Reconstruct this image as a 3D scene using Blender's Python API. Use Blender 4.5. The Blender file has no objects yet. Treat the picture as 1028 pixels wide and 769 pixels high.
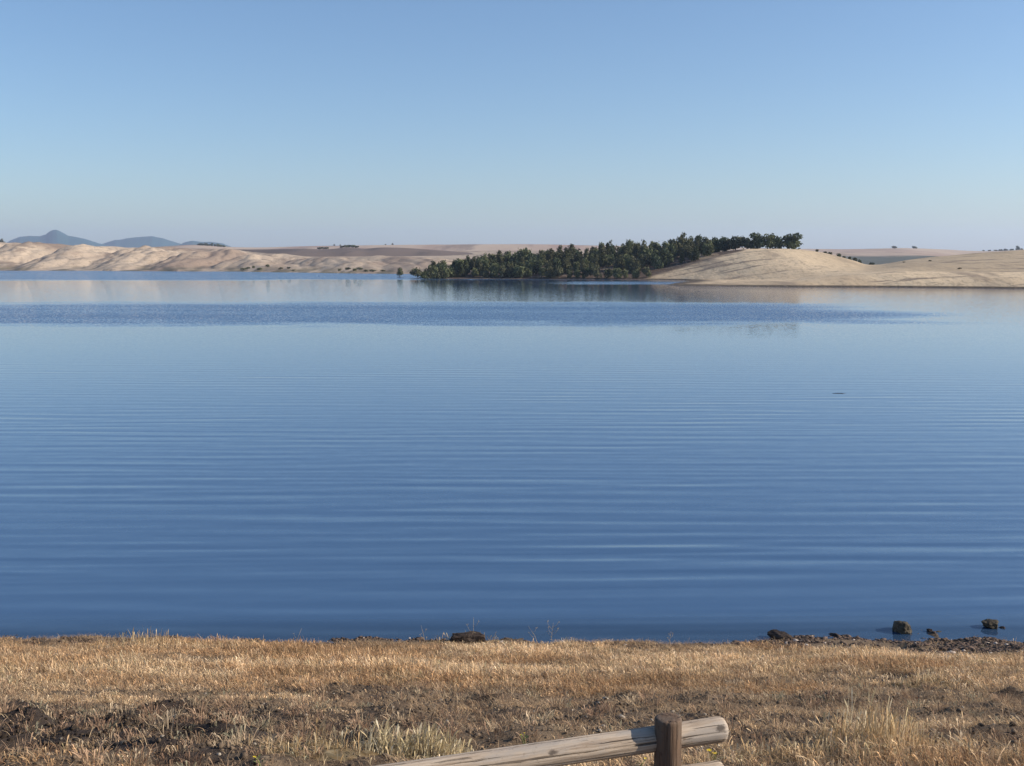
import bpy, bmesh, math, random
import numpy as np
from mathutils import Vector, Matrix

random.seed(7)
rng = np.random.default_rng(11)
scene = bpy.context.scene
COL = scene.collection

# ------------------------------------------------------------------ camera
F, CX, CY, HZ, EYE = 1100.0, 514.0, 384.5, 258.0, 8.0
TH = math.atan((CY - HZ) / F)
cam_data = bpy.data.cameras.new("camera")
cam_data.sensor_width = 36.0
cam_data.lens = 36.0 * F / 1028.0
cam_data.clip_start = 0.1
cam_data.clip_end = 60000
cam = bpy.data.objects.new("camera", cam_data)
cam.location = (0, 0, EYE)
cam.rotation_euler = (math.pi / 2 - TH, 0, 0)
COL.objects.link(cam)
scene.camera = cam


def ray(px, py):
    a, b = (px - CX) / F, (CY - py) / F
    return Vector((a, math.cos(TH) + b * math.sin(TH), -math.sin(TH) + b * math.cos(TH)))


def at(px, py, Y):
    d = ray(px, py)
    return Vector((d.x / d.y * Y, Y, EYE + d.z / d.y * Y))


def zat(py, Y):
    return at(CX, py, Y).z


def Yat(py, z=0.0):
    d = ray(CX, py)
    return (z - EYE) / (d.z / d.y)


# ------------------------------------------------------------------ noise
class Noise:
    def __init__(self, seed):
        self.t = np.random.default_rng(seed).random((256, 256))

    def v(self, x, y):
        xi, yi = np.floor(x).astype(int), np.floor(y).astype(int)
        fx, fy = x - xi, y - yi
        fx, fy = fx * fx * fx * (fx * (fx * 6 - 15) + 10), fy * fy * fy * (fy * (fy * 6 - 15) + 10)
        t = self.t
        a, b = t[xi % 256, yi % 256], t[(xi + 1) % 256, yi % 256]
        c, d = t[xi % 256, (yi + 1) % 256], t[(xi + 1) % 256, (yi + 1) % 256]
        return (a * (1 - fx) + b * fx) * (1 - fy) + (c * (1 - fx) + d * fx) * fy - 0.5

    def fbm(self, x, y, o=4, g=0.5):
        s, a = 0, 1.0
        for k in range(o):
            s = s + a * self.v(x * 2 ** k + 17.3 * k, y * 2 ** k + 9.1 * k)
            a *= g
        return s


N1, N2, N3, N4 = Noise(1), Noise(2), Noise(3), Noise(4)


def sstep(a, b, x):
    t = np.clip((x - a) / (b - a), 0, 1)
    return t * t * (3 - 2 * t)


def smooth_interp(x, xs, ys):
    """monotone-ish cubic (Catmull-Rom) through the points, flat outside"""
    xs, ys = np.asarray(xs, float), np.asarray(ys, float)
    m = np.gradient(ys, xs)
    x = np.clip(x, xs[0], xs[-1])
    i = np.clip(np.searchsorted(xs, x) - 1, 0, len(xs) - 2)
    h = xs[i + 1] - xs[i]
    t = (x - xs[i]) / h
    return ((2 * t ** 3 - 3 * t ** 2 + 1) * ys[i] + (t ** 3 - 2 * t ** 2 + t) * h * m[i]
            + (-2 * t ** 3 + 3 * t ** 2) * ys[i + 1] + (t ** 3 - t ** 2) * h * m[i + 1])


# ------------------------------------------------------------------ mesh helpers
def np_mesh(name, verts, faces, mat=None, col=None, smooth=False, n=4):
    verts = np.ascontiguousarray(verts, dtype=np.float32)
    faces = np.ascontiguousarray(faces, dtype=np.int32)
    me = bpy.data.meshes.new(name)
    me.vertices.add(len(verts))
    me.vertices.foreach_set("co", verts.ravel())
    me.loops.add(faces.size)
    me.loops.foreach_set("vertex_index", faces.ravel())
    me.polygons.add(len(faces))
    me.polygons.foreach_set("loop_start", np.arange(0, faces.size, faces.shape[1], dtype=np.int32))
    me.polygons.foreach_set("loop_total", np.full(len(faces), faces.shape[1], dtype=np.int32))
    me.update(calc_edges=True)
    if smooth:
        me.polygons.foreach_set("use_smooth", np.ones(len(faces), dtype=bool))
    if col is not None:
        a = me.attributes.new("tint", 'FLOAT_COLOR', 'POINT')
        c = np.ones((len(verts), 4), dtype=np.float32)
        c[:, :3] = col
        a.data.foreach_set("color", c.ravel())
    if mat:
        me.materials.append(mat)
    return me


def link(name, me, parent=None, loc=(0, 0, 0)):
    o = bpy.data.objects.new(name, me)
    o.location = loc
    COL.objects.link(o)
    if parent:
        o.parent = parent
    return o


def tag(o, label, cat, group=None, kind=None):
    o["label"] = label
    o["category"] = cat
    if group:
        o["group"] = group
    if kind:
        o["kind"] = kind
    return o


def structure(o):
    o["kind"] = "structure"
    return o


def empty(name, loc, rz=0.0):
    o = bpy.data.objects.new(name, None)
    o.empty_display_size = 0.2
    o.location = loc
    o.rotation_euler = (0, 0, rz)
    COL.objects.link(o)
    return o


def grid_faces(nr, nc):
    i = np.arange(nr - 1)[:, None] * nc + np.arange(nc - 1)[None, :]
    return np.stack([i, i + 1, i + nc + 1, i + nc], -1).reshape(-1, 4)


def grid_mesh(name, X, Y, Z, mat, col=None):
    v = np.stack([X, Y, Z], -1).reshape(-1, 3)
    return np_mesh(name, v, grid_faces(*X.shape), mat, col, smooth=True)


# ------------------------------------------------------------------ materials
def new_mat(name):
    m = bpy.data.materials.new(name)
    m.use_nodes = True
    nt = m.node_tree
    nt.nodes.clear()
    out = nt.nodes.new("ShaderNodeOutputMaterial")
    return m, nt, out


class NT:
    """tiny node builder"""
    def __init__(self, nt):
        self.nt = nt

    def n(self, t, ins=None, **kw):
        nd = self.nt.nodes.new(t)
        for k, v in kw.items():
            setattr(nd, k, v)
        for k, v in (ins or {}).items():
            if isinstance(v, bpy.types.NodeSocket):
                self.nt.links.new(v, nd.inputs[k])
            else:
                nd.inputs[k].default_value = v
        return nd

    def math(self, op, a, b=0.0, c=0.0, clamp=False):
        return self.n("ShaderNodeMath", {0: a, 1: b, 2: c}, operation=op, use_clamp=clamp).outputs[0]

    def step(self, x, a, b):
        return self.n("ShaderNodeMapRange", {"Value": x, "From Min": a, "From Max": b, "To Min": 0.0, "To Max": 1.0},
                      interpolation_type='SMOOTHSTEP').outputs[0]

    def noise(self, vec, scale, detail=4, rough=0.55, out="Fac"):
        return self.n("ShaderNodeTexNoise", {"Vector": vec, "Scale": scale, "Detail": detail, "Roughness": rough}).outputs[out]

    def scalev(self, vec, s):
        return self.n("ShaderNodeVectorMath", {0: vec, 1: s}, operation='MULTIPLY').outputs[0]

    def mix(self, f, a, b):
        nd = self.n("ShaderNodeMix", data_type='RGBA')
        for s, v in ((0, f), (6, a), (7, b)):
            if isinstance(v, bpy.types.NodeSocket):
                self.nt.links.new(v, nd.inputs[s])
            else:
                nd.inputs[s].default_value = v if s == 0 else (*v, 1)
        return nd.outputs[2]


def diffuse_out(T, out, color, rough=0.9, bump=None, strength=0.3, dist=0.1):
    ins = {"Base Color": color, "Roughness": rough, "Specular IOR Level": 0.15}
    if bump is not None:
        ins["Normal"] = T.n("ShaderNodeBump", {"Height": bump, "Strength": strength, "Distance": dist}).outputs[0]
    b = T.n("ShaderNodeBsdfPrincipled", ins)
    T.nt.links.new(b.outputs[0], out.inputs[0])


def mat_tinted(name, transl=0.25, rough=0.8):
    """per-blade / per-leaf own colour taken from the mesh"""
    m, nt, out = new_mat(name)
    T = NT(nt)
    c = T.n("ShaderNodeAttribute", attribute_name="tint").outputs["Color"]
    d = T.n("ShaderNodeBsdfDiffuse", {"Color": c})
    t = T.n("ShaderNodeBsdfTranslucent", {"Color": c})
    mx = T.n("ShaderNodeMixShader", {0: transl, 1: d.outputs[0], 2: t.outputs[0]})
    nt.links.new(mx.outputs[0], out.inputs[0])
    return m


def mat_soil():
    m, nt, out = new_mat("bank_soil")
    T = NT(nt)
    P = T.n("ShaderNodeNewGeometry").outputs["Position"]
    f = T.noise(P, 0.5, 6, 0.65)
    g = T.noise(P, 9.0, 5, 0.7)
    h = T.noise(P, 40.0, 4, 0.7)
    c = T.mix(T.step(f, 0.4, 0.62), (0.085, 0.060, 0.042), (0.20, 0.140, 0.085))
    c = T.mix(T.step(g, 0.45, 0.72), c, (0.23, 0.17, 0.11))
    c = T.mix(T.math('MULTIPLY', T.step(h, 0.52, 0.7), 0.6), c, (0.045, 0.035, 0.028))
    y = T.n("ShaderNodeSeparateXYZ", {0: P}).outputs[2]
    c = T.mix(T.step(y, 0.18, -0.12), c, (0.075, 0.060, 0.045))       # wet strip at the water line
    bump = T.math('ADD', T.math('MULTIPLY', g, 0.6), T.math('MULTIPLY', h, 0.4))
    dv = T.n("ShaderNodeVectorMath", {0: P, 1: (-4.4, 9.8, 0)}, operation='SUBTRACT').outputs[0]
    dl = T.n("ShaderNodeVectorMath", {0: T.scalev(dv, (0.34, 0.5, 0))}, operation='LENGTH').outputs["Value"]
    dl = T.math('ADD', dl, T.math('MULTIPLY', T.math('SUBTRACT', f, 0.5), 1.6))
    c = T.mix(T.math('MULTIPLY', T.step(dl, 1.3, 0.9), 0.9), c, (0.040, 0.031, 0.027))   # dark bare soil, with the shade between tufts painted in
    diffuse_out(T, out, c, 0.95, bump, 0.9, 0.05)
    return m


def mat_hill(name, pale, dark, soil, s1, s2, scrub=None, streak=1.0):
    m, nt, out = new_mat(name)
    T = NT(nt)
    P = T.n("ShaderNodeNewGeometry").outputs["Position"]
    Q = T.scalev(P, (1.0, 0.45 * streak, 1.0))
    f = T.noise(Q, s1, 6, 0.6)
    g = T.noise(Q, s2, 5, 0.65)
    h = T.noise(P, s2 * 9, 3, 0.6)
    c = T.mix(T.step(f, 0.44, 0.64), pale, dark)
    c = T.mix(T.math('MULTIPLY', T.step(g, 0.52, 0.68), 0.75), c, soil)
    c = T.mix(T.math('MULTIPLY', T.step(h, 0.55, 0.75), 0.35), c, dark)
    if scrub:
        c = scrub(T, P, f, g, c)
    diffuse_out(T, out, c, 0.95, T.math('ADD', g, T.math('MULTIPLY', h, 0.3)), 0.5, 1.0)
    return m


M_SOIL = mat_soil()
M_GRASS = mat_tinted("dry_grass_blades", 0.2)
M_LEAF = mat_tinted("tree_leaves", 0.12)

# ------------------------------------------------------------------ near bank (one ground sheet)
SHORE = Yat(643.0)
PY = [-4000, -60, -8, 0, 3, 5.5, 8.2, 11, 14.2, 18, SHORE, 27, 40, 70, 1000, 1100, 14000]
PZ = [9, 8.0, 6.9, 6.4, 5.75, 4.95, 4.05, zat(726, 11), zat(695, 14.2), zat(665, 18), 0.0, -0.7, -2.2, -4, -4, 2, 3]


def ground_z(X, Y):
    X, Y = np.asarray(X, float), np.asarray(Y, float)
    sh = 0.35 * N1.fbm(X * 0.11 + 3, Y * 0 + 5, 3) * 2 + 0.012 * np.clip(X, -12, 25)
    Ye = Y - sh * sstep(10, 20, Y) * sstep(120, 60, Y)
    z = np.interp(Ye, PY, PZ)
    w = sstep(-3, 6, Y) * sstep(26, 21.5, Y)
    near = w * (0.10 * N1.fbm(X * 0.5, Y * 0.5, 3) + 0.16 * N2.fbm(X * 1.7, Y * 1.7, 4, 0.6) * (0.25 + bare(X, Y)))
    lz = ell(X, Y, -4.3, 9.8, 3.0, 2.1)
    near = near + w * lz * (0.16 * N4.fbm(X * 1.1 + 7, Y * 1.3, 3) + 0.10)
    side = sstep(500, 1500, np.abs(X)) * sstep(70, 300, Y) * sstep(1050, 900, Y)
    return z + near + side * 6.0


def ell(X, Y, cx, cy, rx, ry):
    return np.exp(-((X - cx) / rx) ** 2 - ((Y - cy) / ry) ** 2)


def bare(X, Y):
    """1 where the soil lies open, 0 under thick grass"""
    X, Y = np.asarray(X, float), np.asarray(Y, float)
    b = 0.85 * ell(X, Y, -4.4, 10.4, 2.3, 1.8) + 0.55 * ell(X, Y, 1.3, 12.9, 4.6, 1.5)
    b += 0.75 * ell(X, Y, 4.4, 9.0, 0.9, 1.2) + 0.5 * ell(X, Y, 1.2, 10.1, 2.0, 0.8) + 0.35 * ell(X, Y, -0.5, 9.8, 1.6, 0.6)
    b += 0.25 * ell(X, Y, -1.6, 14.8, 2.4, 0.35)
    b += 0.7 * ell(X, Y, -4.6, 9.4, 3.4, 2.0) + 0.10 * sstep(15.5, 13.5, Y) + 0.30 * ell(X, Y, 5.0, 9.0, 0.9, 1.0)
    b += 0.4 * ell(X, Y, 5.0, 13.6, 3.5, 1.8) + 0.3 * ell(X, Y, 5.0, 16.2, 4, .5)
    b += 1.15 * N3.fbm(X * 0.55, Y * 1.3, 5, 0.6)
    return np.clip(b, 0, 1)


def axis(lo, hi, step, outer):
    a = list(np.arange(lo, hi + 1e-6, step))
    lo_side, hi_side, s, x = [], [], step, lo
    while x > outer[0]:
        s *= 1.22
        x -= s
        lo_side.append(x)
    s, x = step, hi
    while x < outer[1]:
        s *= 1.22
        x += s
        hi_side.append(x)
    return np.array(lo_side[::-1] + a + hi_side)


gx = axis(-15, 17, 0.08, (-9000, 9000))
gy = axis(5.0, 24.5, 0.08, (-3000, 13000))
GX, GY = np.meshgrid(gx, gy)
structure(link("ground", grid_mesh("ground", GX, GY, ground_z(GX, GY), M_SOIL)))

# ------------------------------------------------------------------ water
def mat_water():
    m, nt, out = new_mat("lake_water")
    T = NT(nt)
    P = T.n("ShaderNodeNewGeometry").outputs["Position"]
    sep = T.n("ShaderNodeSeparateXYZ", {0: P})
    x, y = sep.outputs[0], sep.outputs[1]
    warp = T.noise(T.scalev(P, (0.012, 0.03, 1)), 1.0, 3)
    # crossing trains of long low ripples rolling to the shore
    w1 = T.math('MULTIPLY', T.noise(T.scalev(P, (0.035, 0.075, 1)), 1.0, 3, 0.55), 9.0)
    w2 = T.math('MULTIPLY', T.noise(T.n("ShaderNodeVectorMath", {0: T.scalev(P, (0.05, 0.09, 1)), 1: (31, 7, 0)}, operation='ADD').outputs[0], 1.0, 3, 0.55), 9.0)

    def train(lam, ang, wrp, off):
        kx, ky = 2 * math.pi / lam * math.sin(ang), 2 * math.pi / lam * math.cos(ang)
        ph = T.math('ADD', T.math('ADD', T.math('MULTIPLY', x, kx), T.math('MULTIPLY', y, ky)), wrp)
        env = T.step(T.noise(T.n("ShaderNodeVectorMath", {0: T.scalev(P, (0.09, 0.28, 1)), 1: (off, off * 2.7, 0)}, operation='ADD').outputs[0], 1.0, 2, 0.5), 0.30, 0.66)
        c = T.math('SINE', ph)
        return T.math('MULTIPLY', T.math('MULTIPLY', c, T.math('MULTIPLY_ADD', c, 0.12, 1.0)), env)
    tr = T.math('ADD', train(1.45, 0.045, w1, 0.0), T.math('MULTIPLY', train(1.12, -0.06, w2, 13.0), 0.8))
    tr = T.math('ADD', tr, T.math('MULTIPLY', train(0.70, 0.02, w1, 29.0), 0.6))
    tr = T.math('ADD', tr, T.math('MULTIPLY', train(0.46, -0.04, w2, 61.0), T.math('MULTIPLY', T.step(y, 40.0, 24.0), 0.6)))
    tr = T.math('ADD', tr, T.math('MULTIPLY', train(2.1, 0.10, w2, 47.0), 0.35))
    s3 = T.n("ShaderNodeVectorMath", {0: T.noise(T.scalev(P, (1.2, 2.6, 1)), 1.0, 3, 0.6, "Color"), 1: (0.5, 0.5, 0.5)},
             operation='SUBTRACT').outputs[0]
    s3s = T.n("ShaderNodeSeparateXYZ", {0: s3})
    near = T.n("ShaderNodeMapRange", {"Value": y, "From Min": 24.0, "From Max": 90.0, "To Min": 1.0, "To Max": 0.12}).outputs[0]
    calm = T.step(T.noise(T.scalev(P, (0.02, 0.05, 1)), 1.0, 2), 0.3, 0.7)
    # wind-ruffled patches
    rag = T.math('SUBTRACT', T.noise(T.scalev(P, (0.05, 0.12, 1)), 1.0, 5, 0.7), 0.5)
    yw = T.math('ADD', T.math('ADD', y, T.math('MULTIPLY', T.math('SUBTRACT', warp, 0.5), 26.0)), T.math('MULTIPLY', rag, 22.0))
    xe = T.math('ADD', x, T.math('MULTIPLY', T.math('SUBTRACT', T.noise(T.scalev(P, (0.004, 0.055, 1)), 1.0, 2), 0.5), 60.0))
    b1 = T.math('MULTIPLY', T.step(yw, 126.0, 141.0), T.step(yw, 203.0, 172.0))
    b1 = T.math('MULTIPLY', b1, T.step(xe, 66.0, 42.0))
    yb = T.math('ADD', y, T.math('MULTIPLY', T.math('SUBTRACT', warp, 0.5), 110.0))
    b2 = T.math('MULTIPLY', T.step(yb, 372.0, 400.0), T.step(xe, 110.0, 20.0))
    b3 = T.math('MULTIPLY', T.math('MULTIPLY', T.step(y, 318.0, 330.0), T.step(y, 372.0, 352.0)), T.step(x, 6.0, 30.0))
    uneven = T.math('MULTIPLY_ADD', T.step(T.noise(T.scalev(P, (0.014, 0.09, 1)), 1.0, 4, 0.65), 0.36, 0.6), 0.42, 0.62)
    b1 = T.math('MULTIPLY', b1, uneven)
    b2 = T.math('MULTIPLY', b2, T.math('MULTIPLY_ADD', uneven, 0.8, 0.2))
    wind = T.math('MAXIMUM', b1, T.math('MAXIMUM', b2, T.math('MULTIPLY', b3, 0.6)))
    tiny = T.n("ShaderNodeVectorMath", {0: T.noise(T.scalev(P, (1.2, 0.8, 1)), 4.0, 3, 0.7, "Color"), 1: (0.5, 0.5, 0.5)},
               operation='SUBTRACT').outputs[0]
    ts = T.n("ShaderNodeSeparateXYZ", {0: tiny})
    far = T.step(y, 60.0, 170.0)
    wamp = T.math('MULTIPLY_ADD', wind, 0.9, T.math('MULTIPLY_ADD', far, 0.13, 0.015))
    ny = T.math('MULTIPLY', tr, T.math('MULTIPLY', T.math('MULTIPLY', near, 0.036), T.math('MULTIPLY_ADD', calm, 0.8, 0.35)))
    ny = T.math('ADD', ny, T.math('MULTIPLY', s3s.outputs[1], T.math('MULTIPLY', near, 0.05)))
    ny = T.math('ADD', ny, T.math('MULTIPLY', ts.outputs[1], wamp))
    ny = T.math('SUBTRACT', ny, T.math('MULTIPLY', wind, 0.11))        # wind waves roll towards the near shore
    nx = T.math('MULTIPLY', s3s.outputs[0], T.math('MULTIPLY', near, 0.03))
    nx = T.math('ADD', nx, T.math('MULTIPLY', ts.outputs[0], wamp))
    nrm = T.n("ShaderNodeCombineXYZ", {0: nx, 1: ny, 2: 1.0}).outputs[0]
    nrm = T.n("ShaderNodeVectorMath", {0: nrm}, operation='NORMALIZE').outputs[0]
    fr = T.n("ShaderNodeFresnel", {"IOR": 1.333, "Normal": nrm}).outputs[0]
    gl = T.n("ShaderNodeBsdfGlossy", {"Color": (1, 1, 1, 1), "Roughness": 0.015, "Normal": nrm})
    body = T.n("ShaderNodeBsdfDiffuse", {"Color": (0.050, 0.106, 0.200, 1)})
    see = T.n("ShaderNodeBsdfTransparent", {"Color": (0.55, 0.75, 0.70, 1)})
    shal = T.step(T.math('SUBTRACT', y, T.math('MULTIPLY', x, 0.014)), SHORE + 2.2, SHORE + 0.2)
    under = T.n("ShaderNodeMixShader", {0: T.math('MULTIPLY', shal, 0.5), 1: body.outputs[0], 2: see.outputs[0]})
    mx = T.n("ShaderNodeMixShader", {0: fr, 1: under.outputs[0], 2: gl.outputs[0]})
    nt.links.new(mx.outputs[0], out.inputs[0])
    return m


wx, wy = np.linspace(-1300, 1300, 27), np.concatenate([[19, 25, 35, 60, 100], np.linspace(150, 1050, 19)])
WX, WY = np.meshgrid(wx, wy)
structure(link("water", grid_mesh("water", WX, WY, WX * 0, mat_water())))

# ------------------------------------------------------------------ far land
STRAW = (0.43, 0.345, 0.255)
BROWN = (0.20, 0.15, 0.105)
SCRUB = (0.055, 0.06, 0.045)


def polar_sheet(name, pxs, Ys, zf, mat):
    U, YY = np.meshgrid(pxs, Ys)
    XX = (U - CX) / F * YY / math.cos(TH)          # column px at that depth (centre line of the picture)
    XX = (U - CX) / F * YY
    o = link(name, grid_mesh(name, XX, YY, zf(U, XX, YY), mat))
    return structure(o)


def shore_scrub(T, P, f, g, c):
    sp = T.n("ShaderNodeSeparateXYZ", {0: P})
    low = T.step(sp.outputs[2], 3.2, 0.6)
    k = T.noise(T.scalev(P, (1, 0.4, 1)), 0.22, 4, 0.7)
    c = T.mix(T.math('MULTIPLY', T.step(k, 0.52, 0.66), 0.4), c, (0.15, 0.118, 0.09))
    k2 = T.noise(T.scalev(P, (1, 0.35, 1)), 0.9, 2, 0.6)
    c = T.mix(T.math('MULTIPLY', T.step(k2, 0.62, 0.68), 0.6), c, (0.085, 0.08, 0.058))
    return T.mix(T.math('MULTIPLY', T.math('MULTIPLY', low, T.step(g, 0.44, 0.56)), 0.8), c, (0.13, 0.115, 0.075))


M_HILL = mat_hill("dry_hill_grass", STRAW, (0.27, 0.205, 0.155), (0.15, 0.115, 0.092), 0.022, 0.085, shore_scrub, 0.5)
M_BROWN = mat_hill("brown_hill_scrub", (0.17, 0.13, 0.105), (0.12, 0.095, 0.08), (0.09, 0.075, 0.065), 0.008, 0.02, None, 0.4)


def plateau_dark(T, P, f, g, c):
    sp = T.n("ShaderNodeSeparateXYZ", {0: P})
    yy = T.math('ADD', sp.outputs[1], T.math('MULTIPLY', T.math('SUBTRACT', f, 0.5), 900.0))
    m = T.math('MULTIPLY', T.step(yy, 1560.0, 1450.0), T.step(sp.outputs[0], 250.0, 330.0))
    c = T.mix(m, c, (0.10, 0.105, 0.085))  # darker grey-green tone over the near slope at right
    return c


M_PLAT = mat_hill("plateau_fields", (0.45, 0.35, 0.26), (0.33, 0.225, 0.175), (0.18, 0.14, 0.115), 0.005, 0.012, plateau_dark, 0.25)

crest_px = [-400, 0, 75, 110, 180, 230, 260, 300, 380, 440, 500, 620]
crest_y = [246, 244.6, 246.8, 248.6, 249.2, 250.5, 253.5, 257.0, 257.3, 258.5, 260, 260]


def shoreY(U):
    py = np.interp(U, [-400, 0, 240, 400, 620], [271, 271.4, 272.4, 275.0, 275.5])
    return EYE * F / (py - HZ)


def z_hills(U, X, Y):
    ys = shoreY(U) + 14 * N2.fbm(X * 0.02, X * 0, 3)
    yc = np.interp(U, [-400, 250, 330, 620], [1000, 980, 800, 760])
    E = EYE + (HZ - smooth_interp(U, crest_px, crest_y)) / F * yc
    t = np.clip((Y - ys) / (yc - ys), -0.3, 1.6)
    tt = np.clip(t, 0, 1)
    z = E * (tt * (2 - tt)) ** 1.0 * np.where(t > 1, 1 - 0.35 * sstep(1, 1.6, t), 1)
    # spurs and gullies falling to the shore, leaning with the hillside
    d = Y - ys
    q = X * 0.021 + d * 0.0055 + 0.9 * N1.fbm(X * 0.006 + 4, Y * 0.006, 2)
    sp = np.abs((q % 1.0) - 0.5) * 2
    q2 = X * 0.043 - d * 0.006 + 1.1 * N3.fbm(X * 0.01, Y * 0.01, 2)
    sp2 = np.abs((q2 % 1.0) - 0.5) * 2
    amp = np.sin(np.pi * np.clip(t * 0.95 + 0.05, 0, 1)) ** 0.8 * (0.35 + 0.65 * sstep(320, 180, U))
    z = z - amp * (7.0 * sp ** 1.3 - 2.2) - amp * 2.4 * (sp2 - 0.5) - amp * 1.1 * (np.abs(((X * 0.105 + d * 0.012 + 1.6 * N2.fbm(X * 0.02, Y * 0.015, 3)) % 1.0) - 0.5) * 2) ** 2 + amp * 3.0 * N4.fbm(X * 0.035, Y * 0.02, 5, 0.6)
    z = np.maximum(z, 0.25 + 0.02 * d) * (d > 0) + np.where(d <= 0, d * 0.08, 0)
    return z


polar_sheet("hills", np.linspace(-420, 640, 620), np.concatenate([np.linspace(470, 1000, 200), np.linspace(1010, 1250, 12)]), z_hills, M_HILL)

br_px = [-400, 100, 200, 250, 300, 335, 352, 366, 385, 410, 440, 470, 540, 640]
br_y = [251, 251, 249.5, 250.5, 250.0, 250, 248.4, 249.6, 248.6, 249.2, 251.2, 253.5, 256, 258]


def z_brown(U, X, Y):
    E = EYE + (HZ - smooth_interp(U, br_px, br_y)) / F * 1150
    t = np.clip((Y - 820) / 330, 0, 1)
    z = E * t * (2 - t) * (1 - 0.3 * sstep(1150, 1500, Y))
    return z - 2 + 1.2 * N2.fbm(X * 0.012, Y * 0.012, 3) * np.sin(np.pi * t) + 2 * t


polar_sheet("brown_hills", np.linspace(-420, 660, 240), np.linspace(815, 1500, 50), z_brown, M_BROWN)

pl_px = [-500, 0, 60, 150, 200, 240, 320, 400, 540, 700, 820, 860, 905, 940, 975, 1028, 1500]
pl_y = [247, 245.2, 246, 247.6, 245.2, 247.3, 246.2, 245.2, 244.6, 247, 249.3, 249, 248.3, 249.4, 251, 250.0, 250]


def z_plat(U, X, Y):
    E = EYE + (HZ - smooth_interp(U, pl_px, pl_y)) / F * 2300
    t = np.clip((Y - 1000) / 1300, 0, 1)
    bell = 0.55 * t + 0.45 * t * t * (3 - 2 * t)
    z = E * bell + 7.0 * N1.fbm(X * 0.004, Y * 0.003, 5) * (0.35 + 0.65 * np.sin(np.pi * t)) * sstep(0, 0.2, t)
    v = sstep(260, 420, X) * ell(X * 0, Y, 0, 1350, 1, 320)
    return z - 1.5 + v * 3.0 * N4.fbm(X * 0.01, Y * 0.01, 3)


polar_sheet("plateau", np.linspace(-520, 1560, 420), np.concatenate([np.linspace(990, 2300, 70), np.linspace(2340, 4200, 12)]), z_plat, M_PLAT)

M_MOUNT = mat_hill("mountain_scrub_hazed", (0.020, 0.075, 0.075), (0.014, 0.055, 0.055), (0.03, 0.08, 0.075), 0.0015, 0.004)  # distance haze partly put into this blue-green base colour


def mountain(D, pts, half):
    xs = np.linspace(pts[0][0], pts[-1][0], 120)
    p = np.array(pts)
    tops = EYE + (HZ - np.interp(xs, p[:, 0], p[:, 1]) + 0.5 * N3.fbm(xs * 0.12, xs * 0, 3)) / F * D
    Ys = np.linspace(D - half, D + half, 40)
    U, YY = np.meshgrid(xs, Ys)
    XX = (U - CX) / F * YY
    k = np.cos((YY - D) / half * np.pi / 2) ** 1.3
    Z = tops[None, :] * k
    Z = Z * (1 + 0.16 * N2.fbm(XX * 0.004, YY * 0.0022, 4) * (1 - k))
    edge = np.minimum(sstep(xs[0], xs[0] + 6, U), sstep(xs[-1], xs[-1] - 6, U))
    structure(link("mountain", grid_mesh("mountain", XX, YY, Z * edge, M_MOUNT)))


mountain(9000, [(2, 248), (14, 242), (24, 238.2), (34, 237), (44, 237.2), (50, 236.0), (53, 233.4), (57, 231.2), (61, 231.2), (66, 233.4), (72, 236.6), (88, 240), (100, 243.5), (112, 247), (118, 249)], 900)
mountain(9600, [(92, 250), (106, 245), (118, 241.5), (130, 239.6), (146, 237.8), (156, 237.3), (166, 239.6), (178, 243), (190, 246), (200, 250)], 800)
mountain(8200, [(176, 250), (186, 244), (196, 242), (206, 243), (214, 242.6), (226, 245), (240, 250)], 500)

# ------------------------------------------------------------------ headland with the wood
def wp(px, py):
    p = at(px, py, 1.0)
    Y = Yat(py)
    return ((px - CX) / F * Y, Y)


LAND = [wp(424, 279.4), wp(450, 279.9), wp(500, 280.0), wp(560, 280.3), wp(610, 280.5), wp(640, 280.8), wp(664, 280.9), wp(688, 281.2),
        wp(690, 282.6), wp(680, 284.4), wp(668, 286.2), wp(690, 286.9), wp(730, 287.4), wp(800, 287.9), wp(880, 288.2), wp(960, 288.8),
        wp(1040, 289.6), wp(1300, 291.5)]
LAND += [((1700 - CX) / F * 420, 420), ((1600 - CX) / F * 800, 800), ((900 - CX) / F * 900, 900), ((640 - CX) / F * 640, 640), ((500 - CX) / F * 520, 520), ((440 - CX) / F * 450, 450)]


def land_dist(X, Y):
    """signed distance to the shoreline, positive on land"""
    P = np.stack([X, Y], -1)
    best = np.full(X.shape, 1e9)
    inside = np.zeros(X.shape, bool)
    n = len(LAND)
    for i in range(n):
        a, b = np.array(LAND[i]), np.array(LAND[(i + 1) % n])
        ab = b - a
        t = np.clip(((P - a) @ ab) / (ab @ ab), 0, 1)
        best = np.minimum(best, np.linalg.norm(P - a - t[..., None] * ab, axis=-1))
        with np.errstate(divide='ignore', invalid='ignore'):
            c = ((a[1] > Y) != (b[1] > Y)) & (X < (b[0] - a[0]) * (Y - a[1]) / (b[1] - a[1]) + a[0])
        inside ^= c
    return np.where(inside, best, -best)


he_px = [380, 424, 450, 500, 560, 600, 640, 680, 720, 745, 765, 785, 800, 830, 850, 868, 884, 900, 950, 1000, 1028, 1100, 1400, 2200]
he_y = [279, 277, 274.5, 270.5, 266, 263, 260.5, 257.5, 253.2, 250.6, 249.8, 249.9, 250.6, 255.2, 260.2, 265.5, 265.2, 262.4, 256.8, 252.6, 251.2, 250, 251, 252]
hc_px = [380, 424, 500, 640, 700, 765, 830, 870, 950, 1028, 1500, 2200]
hc_Y = [420, 424, 440, 452, 440, 426, 430, 440, 462, 475, 500, 500]
hs_px = [380, 424, 560, 640, 690, 740, 800, 870, 1000, 1500, 2200]
hs_Y = [Yat(279.4), Yat(279.4), Yat(280.2), 396, 380, 362, 348, 344, 347, 345, 345]


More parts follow.
